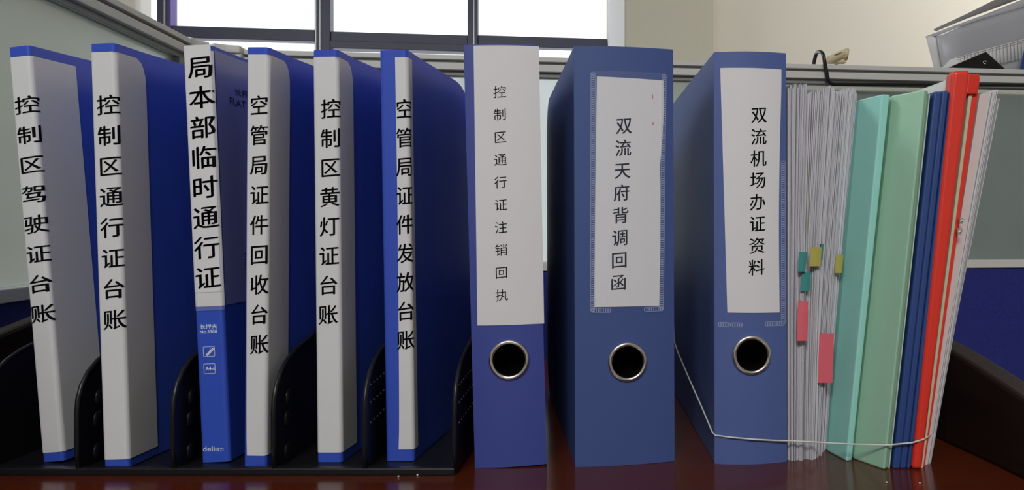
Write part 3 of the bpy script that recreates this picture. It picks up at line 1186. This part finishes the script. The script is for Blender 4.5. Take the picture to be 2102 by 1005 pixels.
# blue files
def card_file(label, bx0, bx1, tx0, tx1, y, zt, m, D=.21, zl=None):
    base = Vector(((bx0 + bx1) / 2, y, ZD))
    root = thing('slim_card_file', label, 'file', base, group='slim blue card files')
    mbx = MB()
    slab(mbx, base, bx0, bx1, tx0, tx1, y, D, zt)
    mbx.build('cover', m, root, bevel=.0013, seg=3)
    return root


yb = .5813
card_file('navy card file in shade pressed against the pale green file', .1869, .1890, .2167, .2200, .594, .279, M_navy)
bot_x = [.1892, .1949, .2000, .2030]
top_x = [.2203, .2265, .2318, .2370]
for i, lab in enumerate(('first slim blue card file, beside the dark navy one', 'middle slim blue card file of the three', 'slim blue card file touching the red plastic cover')):
    card_file(lab, bot_x[i] , bot_x[i + 1] - .0003, top_x[i], top_x[i + 1] - .0004, yb + (0, .0008, .0004)[i] , .2815 + (.0, .0008, -.0008)[i], M_bluefile)

# red report file: red spine clip, white pages, cream strip, red back cover
yr = .5800
redb = Vector((.2075, yr, ZD))
red = thing('report_file', 'red plastic report file taller than its neighbours, white pages behind', 'file', redb)
mb = MB()
slab(mb, redb, .2033, .2109, .2338, .2470, yr, .012, .2965, zt1=.2975)
o = mb.build('spine_clip', M_red, red, bevel=.0028, seg=4)
mb = MB(); slab(mb, redb, .2040, .2102, .2350, .2440, yr + .0122, .19, .2925)
tag(mb.build('pages', mat('bright_paper', (.86, .86, .83), .7), red), 'white pages')
mb = MB(); slab(mb, redb, .2111, .2129, .2472, .2496, yr + .0045, .20, .2790)
tag(mb.build('cream_card', M_cream, red), 'cream card edge')
mb = MB(); slab(mb, redb, .2131, .2148, .2498, .2566, yr + .006, .20, .2930)
mb.build('back_cover', M_red, red, bevel=.0006)
mb = MB(); rings = [[Vector(p) - redb for p in ((.2440 + dz * .1, yr + .001, ZD + .2797 + dz), (.2535 + dz * .1, yr + .003, ZD + .2797 + dz), (.2535 + dz * .1, yr + .03, ZD + .2797 + dz), (.2440 + dz * .1, yr + .03, ZD + .2797 + dz))] for dz in (0, .0148)]
mb.loft(rings)
mb.build('cover_fold', M_red, red, bevel=.001)
for (px, py) in ((1970, 453), (1966, 475)):
    y = yr + .004
    mb = MB()
    p = Vector((PX(px, y), y, PZ(py, y))) - redb
    mb.box(p.x - .0012, p.x + .0014, p.y - .003, p.y, p.z - .0022, p.z + .0022)
    mb.tube([(p.x - .001, p.y - .003, p.z - .001), (p.x + .0008, p.y - .0045, p.z), (p.x + .002, p.y - .003, p.z + .001)], .0005, 6)
    tag(mb.build('fastener', M_steel, red, bevel=.0005), 'small metal fastener')

# white sheets fanned out beyond the red file
NS = 7
fr = [0, .45, .56, .66, .75, .84, .92, 1]
xs_b = [PX(1894, .594) + (PX(1912.5, .594) - PX(1894, .594)) * q for q in fr]
xs_t = [PX(2009, .594) + (PX(2056, .594) - PX(2009, .594)) * q for q in fr]
for i in range(NS):
    y = .5925 + random.uniform(-.0015, .0015) + .0006 * i
    base = Vector((xs_b[i], y, ZD))
    mb = MB()
    top = PZ((194, 192, 189, 187, 185, 187, 203)[i], y) - ZD
    slab(mb, base, xs_b[i], xs_b[i + 1] - .0004, xs_t[i], xs_t[i + 1] - (.0008 if i else .0004), y, .20, top, zt1=top + .0006, bow=-.0008, jag=.0006)
    o = mb.build('paper_sheaf', M_pink if i == 0 else M_paper2)
    o.location = base
    lab = 'pinkish sheaf of paper leaning on the red report file' if i == 0 else ('shorter white sheaf, outermost of the fan towards the blue partition' if i == NS - 1 else 'thin white full-height sheaf inside the fan beyond the red report file')
    tag(o, lab, 'document', 'paper sheaves beyond the red file')

# elastic band round the binder and the files
band = thing('elastic_band', 'thin white elastic band stretched round binder, papers and coloured files', 'elastic band', (PX(1467, .595), .594, ZD + .02))
b0 = band.location
pts = []


def bp(px, py, y):
    pts.append(Vector((PX(px, y), y, PZ(py, y))) - b0)


bp(1384, 700, .770); bp(1391, 722, .735); bp(1416, 780, .672); bp(1440, 834, .629); bp(1462, 886, .5985); bp(1468, 893, .5938)
bp(1500, 897, .5905); bp(1545, 901, .5895); bp(1590, 903.5, .5925); bp(1618, 904, .5945); bp(1665, 906, .5940); bp(1700, 908.5, .5890); bp(1750, 911, .5820); bp(1815, 912.5, .5770); bp(1826, 912.5, .5765)
bp(1850, 910, .5780); bp(1872, 908, .5778); bp(1893, 902, .5790); bp(1906, 895, .5860); bp(1914, 888, .5960)
for x, y, z in ((.209, .70, .05), (.200, .80, .075), (.11, .905, .11), (.05, .90, .115), (.034, .885, .112), (.036, .84, .105)):
    pts.append(Vector((x, y, ZD + z)) - b0)
mb = MB(); mb.tube(pts, .00065, 6, closed=True)
o = mb.build('band', M_string, band)

# ------------------------------------------------------------------ on and beyond the partition rail
def smooth_path(p, n=6):
    out = []
    for i in range(len(p) - 1):
        a, b5, c, d = p[max(i - 1, 0)], p[i], p[i + 1], p[min(i + 2, len(p) - 1)]
        for k in range(n):
            t = k / n
            out.append(0.5 * ((2 * b5) + (c - a) * t + (2 * a - 5 * b5 + 4 * c - d) * t * t + (3 * b5 - a - 3 * c + d) * t ** 3))
    out.append(p[-1])
    return out


def PW(px, py, v):
    return UV(*PV(px, py, v))


hook = thing('hanging_rod', 'black bent metal rod hooked over the partition rail', 'rod', PW(1690, 130, V_PB))
h0 = hook.location
hp = [PW(1668, 150, V_PB + .042), PW(1671, 128, V_PB + .041), PW(1676, 110, V_PB + .032), PW(1683, 106, V_PB + .012), PW(1690, 113, V_PB - .004), PW(1694, 135, V_PB - .006), PW(1698.5, 158, V_PB - .006), PW(1703, 168, V_PB - .006),
      PW(1711, 172.5, V_PB - .006), PW(1724, 173, V_PB - .006), PW(1850, 173.5, V_PB - .006), PW(2000, 174, V_PB - .006), PW(2200, 175, V_PB - .006)]
mb = MB(); mb.tube([p - h0 for p in smooth_path(hp)], .0031, 10)
mb.build('rod', M_rod, hook)

bandr = thing('beige_band', 'flat beige looped band lying on the partition rail by the rod hook', 'band', PW(1715, 128, V_PB + .02))
q0 = bandr.location
loop = [(1697, 123), (1712, 116), (1727, 109), (1736, 105), (1741, 107), (1742, 111), (1738, 116), (1728, 120), (1714, 125)]
mb = MB()
rings = []
pp_ = smooth_path([PW(a, b5, V_PB + .012 + .02 * (i > 4)) for i, (a, b5) in enumerate(loop)], 5)
for p in pp_:
    o1, o2 = p - q0 + Vector((-.001, .000, -.0075)), p - q0 + Vector((.0015, .001, .0055))
    n_ = Vector((0, .0012, 0))
    rings.append([o1, o2, o2 + n_, o1 + n_])
mb.loft(rings, True)
mb.build('loop', M_beige, bandr)
mb = MB()
sl = [PW(1712, 113, V_PB + .0108), PW(1722, 108.5, V_PB + .0108), PW(1729, 106.5, V_PB + .0108), PW(1722, 111, V_PB + .0108)]
mb.loft([[p - q0 for p in sl], [p - q0 + Vector((0, .0012, 0)) for p in sl]])
mb.build('slit', M_beigedark, bandr)
mb = MB()
sl = [PW(1700, 128, V_PB + .018), PW(1714, 121, V_PB + .018), PW(1730, 117, V_PB + .018), PW(1738, 128, V_PB + .018)]
mb.loft([[p - q0 for p in sl], [p - q0 + Vector((0, .014, 0)) for p in sl]])
mb.build('tail', M_beige, bandr, bevel=.001)

# low cabinet on the far side and what stands on it
ZCAB = ZR - .0285
mb = MB()
cabu = (PV(1590, 130, 1.36)[0], 1.3)
cab = thing('filing_cabinet', 'grey steel cabinet behind the partition under the white papers', 'cabinet', UV(cabu[0] + .3, 1.5))
mbx = MB()
vs = [UV(u, v, z) - cab.location for z in (0, ZCAB) for v in (1.25, 1.75) for u in cabu]
mbx.add(vs, [(0, 2, 3, 1), (4, 5, 7, 6), (0, 1, 5, 4), (2, 6, 7, 3), (0, 4, 6, 2), (1, 3, 7, 5)])
mbx.build('body', M_cab, cab, bevel=.004)

VS = 1.40
bag = thing('paper_sleeve', 'large grey-white paper sleeve propped up beyond the partition rail', 'paper sleeve', PW(1990, 128, VS))
g0 = bag.location


def quad_strip(mbx, rows, th=.0006):
    """curved sheet from rows of points, with thickness away from the viewer"""
    n = len(rows[0])
    off = Vector((0, th, 0))
    vs = [p for r_ in rows for p in r_]
    k0 = len(vs)
    vs2 = [p + off for p in vs]
    fs = []
    R_ = len(rows)
    for i in range(R_ - 1):
        for j in range(n - 1):
            a = i * n + j
            fs.append((a, a + 1, a + 1 + n, a + n))
            fs.append((k0 + a, k0 + a + n, k0 + a + n + 1, k0 + a + 1))
    edge = [j for j in range(n)] + [i * n + n - 1 for i in range(1, R_)] + [(R_ - 1) * n + j for j in range(n - 2, -1, -1)] + [i * n for i in range(R_ - 2, 0, -1)]
    for a, b5 in zip(edge, edge[1:] + edge[:1]):
        fs.append((a, k0 + a, k0 + b5, b5))
    mbx.add([p - g0 for p in vs + vs2], fs, True)


# front sheet: from its curled near edge up to the sloping top edge
top_e = [(1922, 74, VS), (1935, 71, VS - .004), (1975, 53, VS - .004), (2020, 38, VS), (2060, 25, VS), (2110, 12, VS), (2200, -12, VS)]
bot_e = [(1936, 150, VS), (1946, 150, VS - .010), (1985, 150, VS - .008), (2025, 150, VS), (2065, 150, VS), (2115, 150, VS), (2200, 150, VS)]
rows = []
for k in range(7):
    f = k / 6
    rows.append([PW(b5[0] + (t5[0] - b5[0]) * f, b5[1] + (t5[1] - b5[1]) * f, b5[2] + (t5[2] - b5[2]) * f - .006 * math.sin(math.pi * f)) for b5, t5 in zip(bot_e, top_e)])
mb = MB(); quad_strip(mb, rows)
mb.build('front_sheet', M_greyplastic, bag)
# folded side gusset
ge_t = [(1900, 74, VS + .03), (1908, 74, VS + .015), (1925, 74, VS)]
ge_b = [(1920, 150, VS + .03), (1928, 150, VS + .015), (1938, 150, VS)]
rows = [[PW(b5[0] + (t5[0] - b5[0]) * f, b5[1] + (t5[1] - b5[1]) * f, b5[2]) for b5, t5 in zip(ge_b, ge_t)] for f in (0, .35, .7, 1)]
mb = MB(); quad_strip(mb, rows)
tag(mb.build('side_gusset', M_paper2, bag), 'white folded side')
# upper sheets lying over the opening
rows = [[PW(1899, 75, VS + .03), PW(1960, 52, VS + .03), PW(2020, 30, VS + .03), PW(2110, -6, VS + .03), PW(2200, -38, VS + .03)],
        [PW(1922, 74, VS - .001), PW(1975, 53, VS - .005), PW(2020, 38, VS - .001), PW(2110, 12, VS - .001), PW(2200, -12, VS - .001)]]
mb = MB(); quad_strip(mb, rows)
mb.build('flap', M_greyplastic, bag)
rows = [[PW(1916, 60, VS + .05), PW(1985, 28, VS + .06), PW(2045, -2, VS + .07), PW(2110, -30, VS + .08)],
        [PW(1921, 64, VS + .035), PW(1985, 38, VS + .035), PW(2045, 16, VS + .035), PW(2120, -12, VS + .035)]]
mb = MB(); quad_strip(mb, rows)
mb.build('inner_sheet', M_greydark, bag)

# ruled form, black card case and blue booklet in front of it
VF = VS - .025
form = thing('ruled_form', 'white ruled form lying against the grey-white sleeve', 'paper', PW(2030, 130, VF))
g0 = form.location
rows = [[PW(1925, 150, VF - .004), PW(2020, 150, VF - .004), PW(2200, 150, VF - .004)], [PW(1950, 122, VF), PW(2030, 99, VF), PW(2200, 53, VF)]]
mb = MB(); quad_strip(mb, rows)
mb.build('sheet', M_paper2, form)
mb = MB()


def ink_line(a, b5, w=.0006):
    p, q = PW(a[0], a[1], VF - .007), PW(b5[0], b5[1], VF - .007)
    d = (q - p).normalized()
    n_ = Vector((-d.z, 0, d.x)) * w
    mb.loft([[p - g0 - n_, p - g0 + n_, p - g0 + n_ + Vector((0, .0004, 0)), p - g0 - n_ + Vector((0, .0004, 0))],
             [q - g0 - n_, q - g0 + n_, q - g0 + n_ + Vector((0, .0004, 0)), q - g0 - n_ + Vector((0, .0004, 0))]])


ink_line((1966, 119), (2150, 69))
ink_line((2050, 132), (2150, 108))
for k in range(24):
    x = 1972 + k * 7.3
    ink_line((x, 118 - (x - 1966) * .272), (x + 2.5, min(152, 118 - (x - 1966) * .272 + 40)), .0004)
mb.build('ruled_lines', M_greydark, form)

VK = VF - .03
case = thing('black_card_case', 'flat black case with a small white letter in front of the ruled form', 'case', PW(2005, 130, VK))
g0 = case.location
cp = [(1945, 136), (1925, 160), (2070, 160), (2052, 132), (2025, 106.5)]
cp = [(1920, 150), (2075, 152), (2024, 106)]
mb = MB()
mb.loft([[PW(a, b5, VK) - g0 for a, b5 in cp], [PW(a, b5, VK + .012) - g0 for a, b5 in cp]])
mb.build('body', M_rod, case, bevel=.002)
mb = MB()
vs, fs = glyph('C', .02)
p0 = PW(2017, 130, VK - .0006) - g0
mb.add([p0 + Vector(((p.x * .94 + p.y * .3) * .0085, 0, (p.y * .94 - p.x * .25) * .0085)) for p in vs], fs)
mb.build('lettering', M_inkwhite, case)

VBK = VF - .045
book = thing('blue_booklet', 'blue booklet corner beside the ruled form at the end of the rail', 'booklet', PW(2110, 130, VBK))
g0 = book.location
mb = MB()
cp = [(2090, 152), (2200, 152), (2200, 80), (2103, 98)]
mb.loft([[PW(a, b5, VBK) - g0 for a, b5 in cp], [PW(a, b5, VBK + .006) - g0 for a, b5 in cp]])
mb.build('cover', M_bluefile, book, bevel=.001)

# dust crumbs on the desk
for (px, py) in ((1888, 993), (1820, 991), (857, 976), (818, 979)):
    y = YB(py)
    mb = MB(); mb.ell((0, 0, .0007), .0008, .0008, .0007, 6, 4)
    o = mb.build('dust_crumb', M_label)
    o.location = (PX(px, y), y, ZD)
    tag(o, 'tiny pale crumb on the glossy desk in front of the ' + ('rack' if px < 1000 else 'coloured files'), 'crumb', 'crumbs on the desk')

bpy.data.objects.remove(_font_o)
